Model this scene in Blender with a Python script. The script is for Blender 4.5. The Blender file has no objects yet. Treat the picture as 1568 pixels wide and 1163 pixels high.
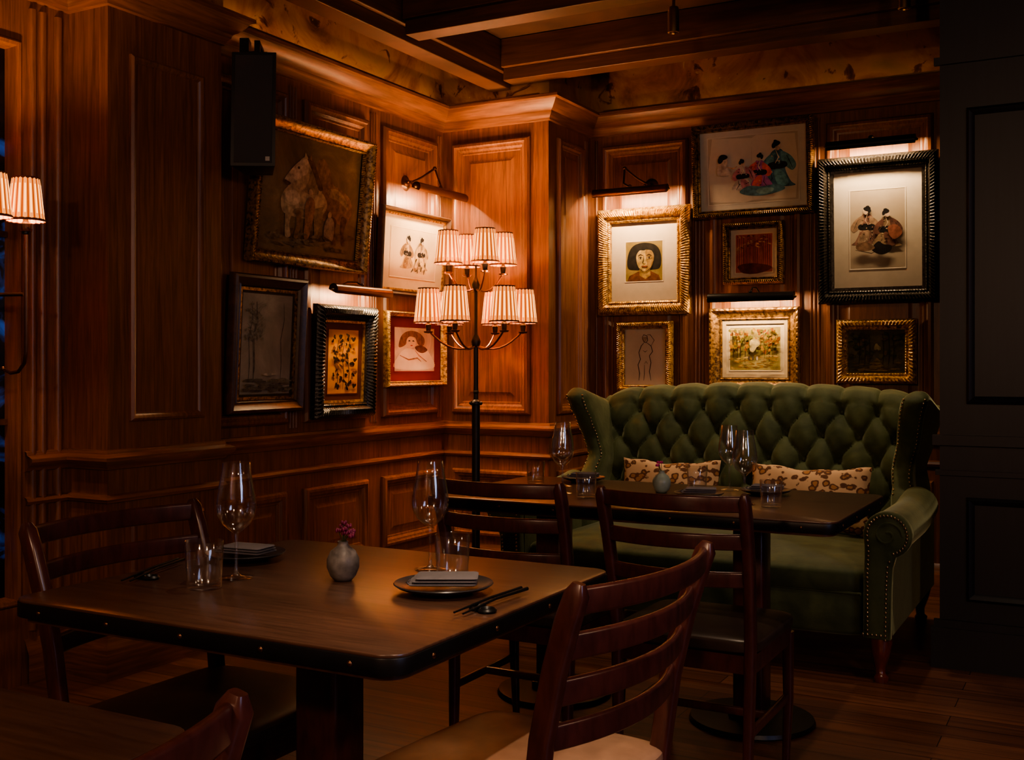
import bpy, math, random
from mathutils import Vector, Matrix
random.seed(7)
S = bpy.context.scene
S.view_settings.view_transform = 'AgX'
try: S.view_settings.look = 'AgX - Medium High Contrast'
except Exception: pass
S.view_settings.exposure = .50
pi = math.pi

# ------------------------------------------------------------ materials
def mk(name):
    m = bpy.data.materials.new(name); m.use_nodes = True
    nt = m.node_tree
    return m, nt, nt.nodes['Principled BSDF']
def setp(b, **k):
    for n, v in k.items():
        n = n.replace('_', ' ')
        if n in b.inputs: b.inputs[n].default_value = v
def c4(c): return (c[0], c[1], c[2], 1)
def texmap(nt, scale, rot=(0,0,0)):
    tc = nt.nodes.new('ShaderNodeTexCoord'); mp = nt.nodes.new('ShaderNodeMapping')
    mp.inputs['Scale'].default_value = scale; mp.inputs['Rotation'].default_value = rot
    nt.links.new(tc.outputs['Object'], mp.inputs['Vector'])
    return mp.outputs['Vector']
def noise_node(nt, vec, scale, detail=5, dist=0.0, rough=.5):
    n = nt.nodes.new('ShaderNodeTexNoise')
    n.inputs['Scale'].default_value = scale; n.inputs['Detail'].default_value = detail
    n.inputs['Distortion'].default_value = dist; n.inputs['Roughness'].default_value = rough
    nt.links.new(vec, n.inputs['Vector'])
    return n.outputs['Fac']
def ramp(nt, fac, stops):
    r = nt.nodes.new('ShaderNodeValToRGB')
    el = r.color_ramp.elements
    el[0].position = stops[0][0]; el[0].color = c4(stops[0][1])
    el[1].position = stops[-1][0]; el[1].color = c4(stops[-1][1])
    for p, c in stops[1:-1]:
        e = el.new(p); e.color = c4(c)
    nt.links.new(fac, r.inputs['Fac'])
    return r.outputs['Color']
def mul(nt, a, b, fac=1.0):
    m = nt.nodes.new('ShaderNodeMix'); m.data_type = 'RGBA'; m.blend_type = 'MULTIPLY'
    m.inputs[0].default_value = fac
    nt.links.new(a, m.inputs[6]); nt.links.new(b, m.inputs[7])
    return m.outputs[2]
def bump(nt, b, h, s, d=.002):
    bp = nt.nodes.new('ShaderNodeBump'); bp.inputs['Strength'].default_value = s
    bp.inputs['Distance'].default_value = d
    nt.links.new(h, bp.inputs['Height']); nt.links.new(bp.outputs['Normal'], b.inputs['Normal'])
def wood(name, c1, c2, scale=(30,30,1.6), rough=.36, bs=.2, coat=0.0, spec=.5):
    m, nt, b = mk(name)
    v = texmap(nt, scale)
    n = noise_node(nt, v, 1.0, 7, 1.6, .62)
    v3 = texmap(nt, (scale[0]*4, scale[1]*4, scale[2]*4))
    n3 = noise_node(nt, v3, 1.0, 3, .3)
    v2 = texmap(nt, (1.5,1.5,1.0))
    n2 = noise_node(nt, v2, 1.3, 2)
    col = ramp(nt, n, [(.25, c1), (.5, tuple((a+b_)/2 for a, b_ in zip(c1, c2))), (.75, c2)])
    col = mul(nt, col, ramp(nt, n2, [(.3, (.75,.75,.75)), (.7, (1.1,1.1,1.1))]))
    col = mul(nt, col, ramp(nt, n3, [(.35, (.6,.6,.6)), (.55, (1,1,1))]), .65)
    nt.links.new(col, b.inputs['Base Color'])
    setp(b, Roughness=rough, Coat_Weight=coat, Coat_Roughness=.25, Specular_IOR_Level=spec)
    bump(nt, b, n3, bs, .001)
    return m
def plain(name, col, rough=.5, metal=0, lo=.85, hi=1.1, sc=25, det=3, **k):
    m, nt, b = mk(name)
    v = texmap(nt, (1,1,1)); n = noise_node(nt, v, sc, det)
    nt.links.new(ramp(nt, n, [(.3, tuple(x*lo for x in col)), (.7, tuple(min(1, x*hi) for x in col))]), b.inputs['Base Color'])
    setp(b, Roughness=rough, Metallic=metal, **k)
    return m
_fl = {}
def flat(col):
    k = tuple(round(x, 3) for x in col)
    if k not in _fl: _fl[k] = plain('pigment_%d' % len(_fl), k, .75, 0, .5, 1.35, 38, 7, Specular_IOR_Level=.2)
    return _fl[k]
_cd = {}
def card(col):
    k = tuple(round(x, 3) for x in col)
    if k not in _cd: _cd[k] = plain('mat_board_%d' % len(_cd), k, .8, 0, .95, 1.03, Specular_IOR_Level=.2)
    return _cd[k]
def paint(name, c1, c2, c3, scale=6, rough=.5):
    m, nt, b = mk(name)
    v = texmap(nt, (1,1,1)); n = noise_node(nt, v, scale, 8, .8, .65)
    nt.links.new(ramp(nt, n, [(.3, c1), (.5, c2), (.7, c3)]), b.inputs['Base Color'])
    setp(b, Roughness=rough, Specular_IOR_Level=.3)
    bump(nt, b, n, .2, .002)
    return m
def carved(name, col, col2, rough, metal, scale=60):
    m, nt, b = mk(name)
    v = texmap(nt, (1,1,1)); n = noise_node(nt, v, scale, 4, .5)
    nt.links.new(ramp(nt, n, [(.35, col2), (.6, col)]), b.inputs['Base Color'])
    setp(b, Roughness=rough, Metallic=metal)
    bump(nt, b, n, .5, .004)
    return m

WV = wood('mahogany_vertical', (.112,.042,.020), (.30,.122,.056))
WH = wood('mahogany_horizontal', (.112,.042,.020), (.30,.122,.056), (1.6,1.6,30))
WBEAM = wood('beam_wood', (.060,.023,.011), (.15,.058,.027), (1.2,1.2,18), .5)
WTAB = wood('walnut_tabletop', (.060,.031,.021), (.12,.061,.040), (2,26,26), .28, .12, .2)
WCH = wood('chair_wood', (.046,.015,.013), (.10,.030,.024), (14,14,4), .28, .1, .3)
WLEG = wood('polished_red_wood', (.10,.022,.014), (.2,.045,.022), (14,14,4), .25, .05, .5)
WFR = wood('frame_dark_wood', (.045,.022,.012), (.11,.048,.022), (10,10,10), .35, .2)
WNAVY = wood('navy_painted_wood', (.005,.006,.009), (.009,.010,.014), (20,20,1), .45, .1)
IRON = plain('blackened_iron', (.018,.018,.02), .38, .6)
BLACK = plain('black_plastic', (.010,.010,.011), .5)
BRONZE = plain('bronze', (.14,.07,.04), .32, .9)
BRASS = plain('aged_brass', (.38,.24,.09), .32, 1)
GOLD = carved('gilt_carved', (.72,.47,.16), (.22,.11,.03), .34, .7)
GOLDD = carved('gilt_dark', (.34,.20,.07), (.06,.03,.013), .38, .65)
BLKFR = carved('ebonised_carved', (.030,.027,.024), (.008,.007,.006), .28, .2, 90)
LEATHER = plain('brown_black_leather', (.040,.026,.019), .32)
LEATHL = plain('tan_leather', (.30,.18,.12), .36)
CER = plain('dark_ceramic', (.030,.028,.030), .3)
CERL = plain('celadon_ceramic', (.26,.32,.27), .35)
CERG = plain('grey_ceramic', (.12,.105,.095), .5, 0, .5, 1.4, 45)
LINEN = plain('grey_linen', (.125,.115,.125), .9)
FLOWR = plain('petals_crimson', (.13,.008,.045), .6)
FLOWP = plain('petals_pink', (.5,.04,.2), .6)
STEM = plain('stems', (.04,.06,.02), .6)
NAIL = plain('antique_nailhead', (.36,.27,.16), .3, 1)

def velvet():
    m, nt, b = mk('green_velvet')
    v = texmap(nt, (1,1,1)); n = noise_node(nt, v, 9, 6, .6)
    nt.links.new(ramp(nt, n, [(.3, (.032,.044,.018)), (.7, (.076,.092,.038))]), b.inputs['Base Color'])
    setp(b, Roughness=.7, Sheen_Weight=.8, Sheen_Roughness=.35, Sheen_Tint=(.60,.64,.40,1), Specular_IOR_Level=.25)
    n2 = noise_node(nt, v, 60, 4); bump(nt, b, n2, .25, .003)
    return m
VELVET = velvet()
def leopard():
    m, nt, b = mk('leopard_fabric')
    v = texmap(nt, (1,1,1))
    vo = nt.nodes.new('ShaderNodeTexVoronoi'); vo.inputs['Scale'].default_value = 24
    mp = nt.nodes.new('ShaderNodeMapping'); mp.inputs['Scale'].default_value = (1,1,1.3)
    nt.links.new(v, mp.inputs['Vector']); nt.links.new(mp.outputs['Vector'], vo.inputs['Vector'])
    n = noise_node(nt, v, 24, 2, .5)
    ad = nt.nodes.new('ShaderNodeMath'); ad.operation = 'MULTIPLY_ADD'; ad.inputs[1].default_value = .9
    nt.links.new(n, ad.inputs[0]); nt.links.new(vo.outputs['Distance'], ad.inputs[2])
    c = ramp(nt, ad.outputs[0], [(.70, (.30,.14,.05)), (.76, (.08,.03,.012)), (.92, (.11,.045,.016)), (.97, (.48,.32,.18))])
    nt.links.new(c, b.inputs['Base Color']); setp(b, Roughness=.85)
    return m
LEOP = leopard()
def glassm():
    m = bpy.data.materials.new('clear_glass'); m.use_nodes = True; nt = m.node_tree; nt.nodes.clear()
    out = nt.nodes.new('ShaderNodeOutputMaterial'); mx = nt.nodes.new('ShaderNodeMixShader')
    tr = nt.nodes.new('ShaderNodeBsdfTransparent'); gl = nt.nodes.new('ShaderNodeBsdfGlossy')
    tr.inputs['Color'].default_value = (.975,.98,.98,1); gl.inputs['Roughness'].default_value = .07
    gl.inputs['Color'].default_value = (1,1,1,1)
    lw = nt.nodes.new('ShaderNodeLayerWeight'); lw.inputs['Blend'].default_value = .5
    pw = nt.nodes.new('ShaderNodeMath'); pw.operation = 'POWER'; pw.inputs[1].default_value = 2.6
    ma = nt.nodes.new('ShaderNodeMath'); ma.operation = 'MULTIPLY_ADD'; ma.inputs[1].default_value = .85; ma.inputs[2].default_value = .07; ma.use_clamp = True
    nt.links.new(lw.outputs['Facing'], pw.inputs[0]); nt.links.new(pw.outputs[0], ma.inputs[0]); nt.links.new(ma.outputs[0], mx.inputs[0])
    nt.links.new(tr.outputs[0], mx.inputs[1]); nt.links.new(gl.outputs[0], mx.inputs[2]); nt.links.new(mx.outputs[0], out.inputs[0])
    return m
GLASS = glassm()
def emis(name, col, st, base=(.8,.6,.4)):
    m, nt, b = mk(name)
    n = noise_node(nt, texmap(nt, (1,1,1)), 60, 2)
    nt.links.new(ramp(nt, n, [(.3, tuple(x*.9 for x in base)), (.7, base)]), b.inputs['Base Color'])
    b.inputs['Emission Color'].default_value = c4(col); b.inputs['Emission Strength'].default_value = st
    setp(b, Roughness=.9)
    return m
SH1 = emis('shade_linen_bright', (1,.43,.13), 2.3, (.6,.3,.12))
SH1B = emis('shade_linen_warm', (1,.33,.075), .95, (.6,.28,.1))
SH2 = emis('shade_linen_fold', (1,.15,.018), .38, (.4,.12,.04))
BULB = emis('bulb', (1,.7,.4), 20)
TRIM = plain('shade_binding', (.12,.03,.015), .7)

def floorm():
    m, nt, b = mk('oak_floorboards')
    v = texmap(nt, (1,1,1))
    br = nt.nodes.new('ShaderNodeTexBrick')
    br.inputs['Scale'].default_value = 1; br.inputs['Brick Width'].default_value = 1.3
    br.inputs['Row Height'].default_value = .115; br.inputs['Mortar Size'].default_value = .0018
    br.inputs['Color1'].default_value = (.19,.078,.043,1); br.inputs['Color2'].default_value = (.105,.042,.024,1)
    br.inputs['Mortar'].default_value = (.018,.008,.004,1); br.inputs['Bias'].default_value = 0
    br.offset = .37
    nt.links.new(v, br.inputs['Vector'])
    g = noise_node(nt, texmap(nt, (1.5,30,30)), 1, 6, .8)
    nt.links.new(mul(nt, br.outputs['Color'], ramp(nt, g, [(.3, (.55,.55,.55)), (.7, (1.25,1.25,1.25))])), b.inputs['Base Color'])
    setp(b, Roughness=.36); bump(nt, b, br.outputs['Fac'], -.3, .002)
    return m
FLOOR = floorm()
def mural():
    m, nt, b = mk('aged_mural')
    v = texmap(nt, (1,1,1)); n = noise_node(nt, v, 2.6, 8, 1.0, .65)
    c = ramp(nt, n, [(.30, (.05,.014,.005)), (.42, (.22,.078,.022)), (.55, (.36,.165,.045)), (.68, (.27,.15,.048))])
    n2 = noise_node(nt, v, 4.5, 5, 1.6, .6)
    k = ramp(nt, n2, [(.60, (1,1,1)), (.63, (.35,.22,.15)), (.70, (.12,.08,.06))])
    n3 = noise_node(nt, texmap(nt, (1,1,1), (0,0,1)), 3.5, 4, 2.0, .6)
    mx = nt.nodes.new('ShaderNodeMix'); mx.data_type = 'RGBA'
    mm = ramp(nt, n3, [(.68, (0,0,0)), (.71, (1,1,1))])
    nt.links.new(mm, mx.inputs[0]); nt.links.new(mul(nt, c, k), mx.inputs[6]); mx.inputs[7].default_value = (.36,.27,.18,1)
    nt.links.new(mx.outputs[2], b.inputs['Base Color']); setp(b, Roughness=.45)
    return m
FRIEZE = mural()
CEILM = wood('ceiling_wood', (.04,.016,.009), (.08,.032,.015), (1.5,1.5,1.5), .6)

# ------------------------------------------------------------ mesh builder
def rrect(w, h, r, n=5):
    pts = []
    for cx, cy, a0 in ((w/2-r, h/2-r, 0), (-w/2+r, h/2-r, 90), (-w/2+r, -h/2+r, 180), (w/2-r, -h/2+r, 270)):
        for i in range(n+1):
            a = math.radians(a0 + 90*i/n)
            pts.append((cx + r*math.cos(a), cy + r*math.sin(a)))
    return pts
def circ(r, n=12): return [(r*math.cos(2*pi*i/n), r*math.sin(2*pi*i/n)) for i in range(n)]
class MB:
    def __init__(s): s.v = []; s.f = []; s.m = []; s.mats = []
    def mi(s, mat):
        if mat not in s.mats: s.mats.append(mat)
        return s.mats.index(mat)
    def add(s, vs, fs, mat, M=None):
        o = len(s.v)
        for v in vs:
            v = Vector(v)
            s.v.append(M @ v if M is not None else v)
        k = s.mi(mat) if not isinstance(mat, list) else None
        for i, f in enumerate(fs):
            s.f.append([a+o for a in f]); s.m.append(k if k is not None else s.mi(mat[i]))
    def box(s, x0, x1, y0, y1, z0, z1, mat, M=None):
        vs = [(x0,y0,z0),(x1,y0,z0),(x1,y1,z0),(x0,y1,z0),(x0,y0,z1),(x1,y0,z1),(x1,y1,z1),(x0,y1,z1)]
        fs = [(3,2,1,0),(4,5,6,7),(0,1,5,4),(1,2,6,5),(2,3,7,6),(3,0,4,7)]
        s.add(vs, fs, mat, M)
    def prism(s, out, z0, z1, mat, M=None, ch=0.0, seg=2):
        n = len(out)
        nrm = []
        for i in range(n):
            a = Vector(out[i-1]); b = Vector(out[(i+1) % n]); d = (b-a)
            d = d.normalized() if d.length > 0 else Vector((1,0))
            nrm.append(Vector((d.y, -d.x)))
        rings = []
        if ch > 0:
            for k in range(seg+1):
                t = k/seg*pi/2; rings.append((ch*(1-math.sin(t)), z0 + ch*(1-math.cos(t))))
            for k in range(seg+1):
                t = k/seg*pi/2; rings.append((ch*(1-math.cos(t)), z1 - ch*(1-math.sin(t))))
        else: rings = [(0, z0), (0, z1)]
        vs = []
        for ins, z in rings:
            for p, q in zip(out, nrm): vs.append((p[0]-q.x*ins, p[1]-q.y*ins, z))
        fs = [tuple(range(n-1, -1, -1))]
        for r in range(len(rings)-1):
            for i in range(n):
                j = (i+1) % n; fs.append((r*n+i, r*n+j, (r+1)*n+j, (r+1)*n+i))
        fs.append(tuple((len(rings)-1)*n+i for i in range(n)))
        s.add(vs, fs, mat, M)
    def lathe(s, prof, mat, M=None, seg=32, alt=None, pleat=0, pn=0, matb=None):
        vs = []; fs = []; ms = []
        for r, z in prof:
            for i in range(seg):
                a = 2*pi*i/seg; rr = r*(1+pleat*math.cos(pn*a)) if pleat else r
                vs.append((rr*math.cos(a), rr*math.sin(a), z))
        for k in range(len(prof)-1):
            mk_ = matb if (matb and k in (0, len(prof)-2)) else mat
            for i in range(seg):
                j = (i+1) % seg; fs.append((k*seg+i, k*seg+j, (k+1)*seg+j, (k+1)*seg+i))
                if alt:
                    c = math.cos(pn*2*pi*(i+.5)/seg)
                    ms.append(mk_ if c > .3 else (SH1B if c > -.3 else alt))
        s.add(vs, fs, ms if alt else mat, M)
    def sweep(s, pts, sec, mat, up=(0,0,1), sc=None, M=None, cap=True):
        pts = [Vector(p) for p in pts]; up = Vector(up); n = len(sec); vs = []; fs = []
        for i, p in enumerate(pts):
            d = (pts[min(i+1, len(pts)-1)] - pts[max(i-1, 0)]).normalized()
            x = d.cross(up)
            if x.length < 1e-4: x = d.cross(Vector((1,0,0)))
            x.normalize(); y = x.cross(d)
            k = sc[i] if sc else 1
            if not isinstance(k, (tuple, list)): k = (k, k)
            for q in sec: vs.append(p + x*q[0]*k[0] + y*q[1]*k[1])
        for i in range(len(pts)-1):
            for a in range(n):
                b = (a+1) % n; fs.append((i*n+a, (i+1)*n+a, (i+1)*n+b, i*n+b))
        if cap:
            fs.append(tuple(range(n))); fs.append(tuple((len(pts)-1)*n + i for i in range(n-1, -1, -1)))
        s.add(vs, [tuple(reversed(f)) for f in fs], mat, M)
    def sphere(s, c, r, mat, seg=10, rings=6, sc=(1,1,1), M=None):
        vs = []; fs = []
        for k in range(rings+1):
            t = pi*k/rings
            for i in range(seg):
                a = 2*pi*i/seg
                vs.append((c[0]+r*sc[0]*math.sin(t)*math.cos(a), c[1]+r*sc[1]*math.sin(t)*math.sin(a), c[2]-r*sc[2]*math.cos(t)))
        for k in range(rings):
            for i in range(seg):
                j = (i+1) % seg; fs.append((k*seg+i, k*seg+j, (k+1)*seg+j, (k+1)*seg+i))
        s.add(vs, fs, mat, M)
    def superell(s, c, size, e1, e2, mat, seg=48, rings=20, M=None, dome=0):
        def pw(x, e): return math.copysign(abs(x)**e, x)
        vs = []; fs = []
        for k in range(rings+1):
            t = -pi/2 + pi*k/rings
            for i in range(seg):
                a = 2*pi*i/seg
                x = pw(math.cos(t), e1)*pw(math.cos(a), e2); y = pw(math.cos(t), e1)*pw(math.sin(a), e2); z = pw(math.sin(t), e1)
                if z > 0: z += dome*(1-x*x)*(1-y*y)*z
                vs.append((c[0]+x*size[0]/2, c[1]+y*size[1]/2, c[2]+z*size[2]/2))
        for k in range(rings):
            for i in range(seg):
                j = (i+1) % seg; fs.append((k*seg+i, k*seg+j, (k+1)*seg+j, (k+1)*seg+i))
        s.add(vs, fs, mat, M)
    def frame(s, w, h, prof, mat, M=None, rib=0, amps=None):
        cor = [(-1,-1),(1,-1),(1,1),(-1,1)]; vs = []; fs = []; ns = []
        for k in range(4):
            L = w if k % 2 == 0 else h
            ns.append(max(1, int(L/rib)*4) if rib else 1)
        tot = sum(ns)
        for pi_, (ins, ht) in enumerate(prof):
            for k in range(4):
                a = cor[k]; b = cor[(k+1) % 4]
                A = Vector((a[0]*(w/2-ins), a[1]*(h/2-ins))); B = Vector((b[0]*(w/2-ins), b[1]*(h/2-ins)))
                for t in range(ns[k]):
                    p = A.lerp(B, t/ns[k]); hh = ht
                    if rib and amps: hh += amps[pi_]*(abs(math.cos(pi*t/4))-.5)
                    vs.append((p.x, p.y, hh))
        for r in range(len(prof)-1):
            for i in range(tot):
                j = (i+1) % tot; fs.append((r*tot+i, r*tot+j, (r+1)*tot+j, (r+1)*tot+i))
        s.add(vs, fs, mat, M)
    def path(s, pts, prof, mat):
        P = [Vector(p) for p in pts]; vs = []; fs = []; m = len(prof)
        nr = []
        for i in range(len(P)-1):
            d = (P[i+1]-P[i]).normalized(); nr.append(Vector((d.y, -d.x)))
        for i, p in enumerate(P):
            if i == 0: mt = nr[0]
            elif i == len(P)-1: mt = nr[-1]
            else: mt = (nr[i-1]+nr[i])/(1+nr[i-1].dot(nr[i]))
            for o, z in prof: vs.append((p.x+mt.x*o, p.y+mt.y*o, z))
        for i in range(len(P)-1):
            for j in range(m-1):
                fs.append((i*m+j, (i+1)*m+j, (i+1)*m+j+1, i*m+j+1))
        s.add(vs, fs, mat)
    def obj(s, name, M=None, ang=35, parent=None, bevel=0, smooth=True):
        me = bpy.data.meshes.new(name)
        me.from_pydata([tuple(v) for v in s.v], [], s.f)
        for m in s.mats: me.materials.append(m)
        me.polygons.foreach_set('material_index', s.m)
        if smooth:
            me.polygons.foreach_set('use_smooth', [True]*len(s.f))
            me.set_sharp_from_angle(angle=math.radians(ang))
        me.update()
        o = bpy.data.objects.new(name, me); S.collection.objects.link(o)
        if parent: o.parent = parent
        if M is not None: o.matrix_local = M
        if bevel:
            b = o.modifiers.new('bevel', 'BEVEL'); b.width = bevel; b.segments = 2; b.limit_method = 'ANGLE'; b.angle_limit = .7
        return o
def T(x, y, z, rz=0): return Matrix.Translation((x, y, z)) @ Matrix.Rotation(rz, 4, 'Z')
def plane(kind, u, v, pos):
    if kind == 'L': R = Matrix(((0,0,1,pos),(1,0,0,u),(0,1,0,v),(0,0,0,1)))
    else: R = Matrix(((1,0,0,u),(0,0,-1,pos),(0,1,0,v),(0,0,0,1)))
    return R
def light(kind, name, M, energy, col, parent=None, **k):
    l = bpy.data.lights.new(name, kind); l.energy = energy; l.color = col
    for a, b in k.items(): setattr(l, a, b)
    o = bpy.data.objects.new(name, l); S.collection.objects.link(o)
    if parent: o.parent = parent
    o.matrix_local = M
    return o
def aim(pos, dirv, xax=(1,0,0)):
    z = -Vector(dirv).normalized(); x = Vector(xax); x = (x - z*x.dot(z)).normalized(); y = z.cross(x)
    return Matrix(((x.x,y.x,z.x,pos[0]),(x.y,y.y,z.y,pos[1]),(x.z,y.z,z.z,pos[2]),(0,0,0,1)))
WARM = (1, .55, .26)
WARM2 = (1, .73, .50)

# ------------------------------------------------------------ room
XR, XP, XL = -3.59, -3.37, -3.47
YP0, YP1, YC, XC, YB = 2.95, 3.56, 5.52, -2.774, 6.09
ZC = 3.02
PPROF = [(0,0),(0,.018),(.010,.032),(.024,.036),(.034,.026),(.044,.024),(.056,.010),(.066,.008),(.070,.002),(.10,.002),(.125,.014)]
def panel(mb, kind, pos, u0, u1, z0, z1, mat=WV, prof=PPROF, scale=1):
    M = plane(kind, (u0+u1)/2, (z0+z1)/2, pos); w = u1-u0; h = z1-z0
    pr = [(a*scale, b*scale) for a, b in prof]
    mb.frame(w, h, pr, mat, M)
    i, hh = pr[-1]
    mb.add([(-w/2+i,-h/2+i,hh),(w/2-i,-h/2+i,hh),(w/2-i,h/2-i,hh),(-w/2+i,h/2-i,hh)], [(0,1,2,3)], mat, M)
def reeds(mb, kind, pos, u, z0, z1, n=2, sp=.022, mat=WV, r=.009):
    for i in range(n):
        uu = u + (i-(n-1)/2)*sp
        sec = [(r*math.cos(pi*k/6), r*math.sin(pi*k/6)) for k in range(7)]
        vs = [(a, z0-0, b) for a, b in sec] + [(a, z1, b) for a, b in sec]
        M = plane(kind, uu, 0, pos)
        fs = [(k, k+7, k+8, k+1) for k in range(6)] + [(0,6,13,7)]
        mb.add(vs, [tuple(reversed(f)) for f in fs], mat, M)

wl = MB()
wl.box(XR-.12, XR, -1.8, 1.90, 0, ZC, WV)
wl.box(XR-.12, XR, 2.735, YP0, 0, ZC, WV)
wl.box(XR-.12, XR, 1.90, 2.735, 0, .30, WV)
wl.box(XR-.12, XR, 1.90, 2.735, 2.42, ZC, WV)
wl.box(XR-.12, XL, YP1, YB+.1, 0, ZC, WV)
for a, b in ((3.60, 4.09), (4.22, 4.745), (4.88, 5.42)):
    panel(wl, 'L', XL, a, b, .925, 2.50)
    panel(wl, 'L', XL, a, b, .215, .60, scale=.85)
for u in (4.155, 4.812): reeds(wl, 'L', XL, u, .90, 2.55, 3)
reeds(wl, 'L', XL, 5.47, .90, 2.55, 2)
for u in (2.785, 2.83, 2.90): reeds(wl, 'L', XR, u, .2, 2.55, 1, r=.016)
for k in range(3): panel(wl, 'L', XR, -.9+k*.9, -.15+k*.9, .9, 2.45)
wl.obj('wall_left')

PP2 = [(0,0),(0,.010),(.010,.018),(.020,.014),(.030,.002),(.034,.001)]
wp = MB()
wp.box(XR-.12, XP, YP0, YP1, 0, ZC, WV)
panel(wp, 'L', XP, 3.055, 3.45, .985, 2.42, prof=PP2)
panel(wp, 'L', XP, 3.055, 3.45, .215, .60, prof=PP2)
wp.obj('wall_pier')
wc = MB()
wc.box(XL, XC, YC, YB, 0, ZC, WV)
panel(wc, 'B', YC, -3.40, -2.885, .925, 2.50)
panel(wc, 'B', YC, -3.40, -2.885, .215, .60, scale=.85)
panel(wc, 'L', XC, 5.62, 5.96, .925, 2.50, scale=.8)
panel(wc, 'L', XC, 5.62, 5.96, .215, .60, scale=.7)
reeds(wc, 'L', XC, 6.02, .9, 2.55, 2)
wc.obj('wall_column')
wb = MB()
wb.box(XR-.12, 2.7, YB, YB+.12, 0, ZC, WV)
for a, b in ((-2.69,-2.15), (-2.02,-1.49), (-1.36,-.81)):
    panel(wb, 'B', YB, a, b, .925, 2.52)
    panel(wb, 'B', YB, a, b, .215, .60, scale=.85)
for u in (-2.085, -1.425): reeds(wb, 'B', YB, u, .90, 2.56, 3)
reeds(wb, 'B', YB, -2.735, .90, 2.56, 1)
wb.obj('wall_back')
wn = MB()
wn.box(-.60, 1.2, 4.68, YB, 0, ZC, WNAVY)
wn.box(-.625, 1.225, 4.655, 4.68, .885, .925, WNAVY)
pn = [(0,0),(0,.01),(.01,.018),(.02,.012),(.03,.001),(.035,.001)]
for a, b in ((-.50, .25), (.35, 1.1)):
    panel(wn, 'B', 4.68, a, b, 1.05, 2.22, WNAVY, pn); panel(wn, 'B', 4.68, a, b, .27, .68, WNAVY, pn)
for z0, z1, o in ((0,.16,.03), (.16,.19,.02), (.765,.785,.015), (2.40,2.43,.02)):
    wn.box(-.60-o, 1.2+o, 4.68-o, 4.68, z0, z1, WNAVY)
wn.obj('wall_partition')
wr = MB(); wr.box(2.6, 2.7, -1.8, YB, 0, ZC, WV)
for k in range(6): panel(wr, 'L', 2.6, -1.6+k*1.2, -.6+k*1.2, .95, 2.5, prof=[(0,0),(0,-.02),(.02,-.03),(.04,-.01),(.05,-.004)])
wr.obj('wall_right')
wf = MB(); wf.box(XR-.12, 2.7, -1.92, -1.8, 0, ZC, WV); wf.obj('wall_front')
fl = MB(); fl.box(XR-.12, 2.7, -1.92, YB+.12, -.1, 0, FLOOR); fl.obj('floor')
ce = MB(); ce.box(XR-.12, 2.7, -1.92, YB+.12, ZC, ZC+.1, CEILM); ce.obj('ceiling')

PATH = [(XR,-1.79),(XR,YP0),(XP,YP0),(XP,YP1),(XL,YP1),(XL,YC),(XC,YC),(XC,YB),(-.61,YB)]
PATHS = [(XR,2.75)] + PATH[1:]
t = MB(); t.path(PATH, [(0,2.58),(.012,2.585),(.016,2.60),(.030,2.615),(.034,2.63),(.050,2.638),(.075,2.665),(.088,2.685),(.105,2.69),(.105,2.705),(.09,2.712),(.0,2.715)], WH); t.obj('trim_1')
t = MB(); t.path(PATHS, [(0,.80),(.012,.803),(.018,.815),(.035,.825),(.045,.838),(.045,.85),(.030,.858),(.016,.862),(.012,.875),(0,.878)], WH); t.obj('trim_2')
t = MB(); t.path(PATHS, [(0,.672),(.014,.676),(.020,.688),(.014,.70),(.006,.704),(0,.706)], WH); t.obj('trim_3')
t = MB(); t.path(PATH, [(.006,2.70),(.006,3.0),(.03,3.01)], FRIEZE); t.obj('trim_4')
t = MB(); t.path(PATHS, [(.028,0),(.028,.115),(.020,.13),(.014,.145),(.004,.165),(0,.17)], WH); t.obj('baseboard_left')
def cove(x0, x1, y0, y1, n, e):
    mb = MB(); mb.box(x0, x1, y0, y1, 2.7155, 2.724, BRASS)
    o = mb.obj('cove_light_strip')
    L = max(x1-x0, y1-y0); c = ((x0+x1)/2, (y0+y1)/2, 2.726)
    light('AREA', 'led', aim(c, (-n[0]*.35, -n[1]*.35, 1), (1,0,0) if x1-x0 > y1-y0 else (0,1,0)), e, (1,.60,.27), o, shape='RECTANGLE', size=L*.97, size_y=.008)
cove(-3.400, -3.388, 3.62, 5.42, (1,0), .75)
cove(-3.38, -2.80, 5.450, 5.462, (0,-1), .08)
cove(-2.66, -.70, 6.018, 6.030, (0,-1), .22)

def beam(x0, x1, y0, y1, zb):
    b = MB()
    b.box(x0, x1, y0, y1, zb+.07, ZC-.002, WBEAM)
    if (x1-x0) > (y1-y0): b.box(x0, x1, y0+.025, y1-.025, zb, zb+.07, WBEAM)
    else: b.box(x0+.025, x1-.025, y0, y1, zb, zb+.07, WBEAM)
    b.obj('ceiling_beam', bevel=.004)
beam(-3.15, -2.98, -1.78, 5.50, 2.775)
for y in (5.33, 4.36, 3.0, 1.6, .2): beam(-2.975, 2.58, y, y+.17, 2.79) if y < 4.6 else beam(-2.975, -.62, y, y+.17, 2.79)

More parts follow.
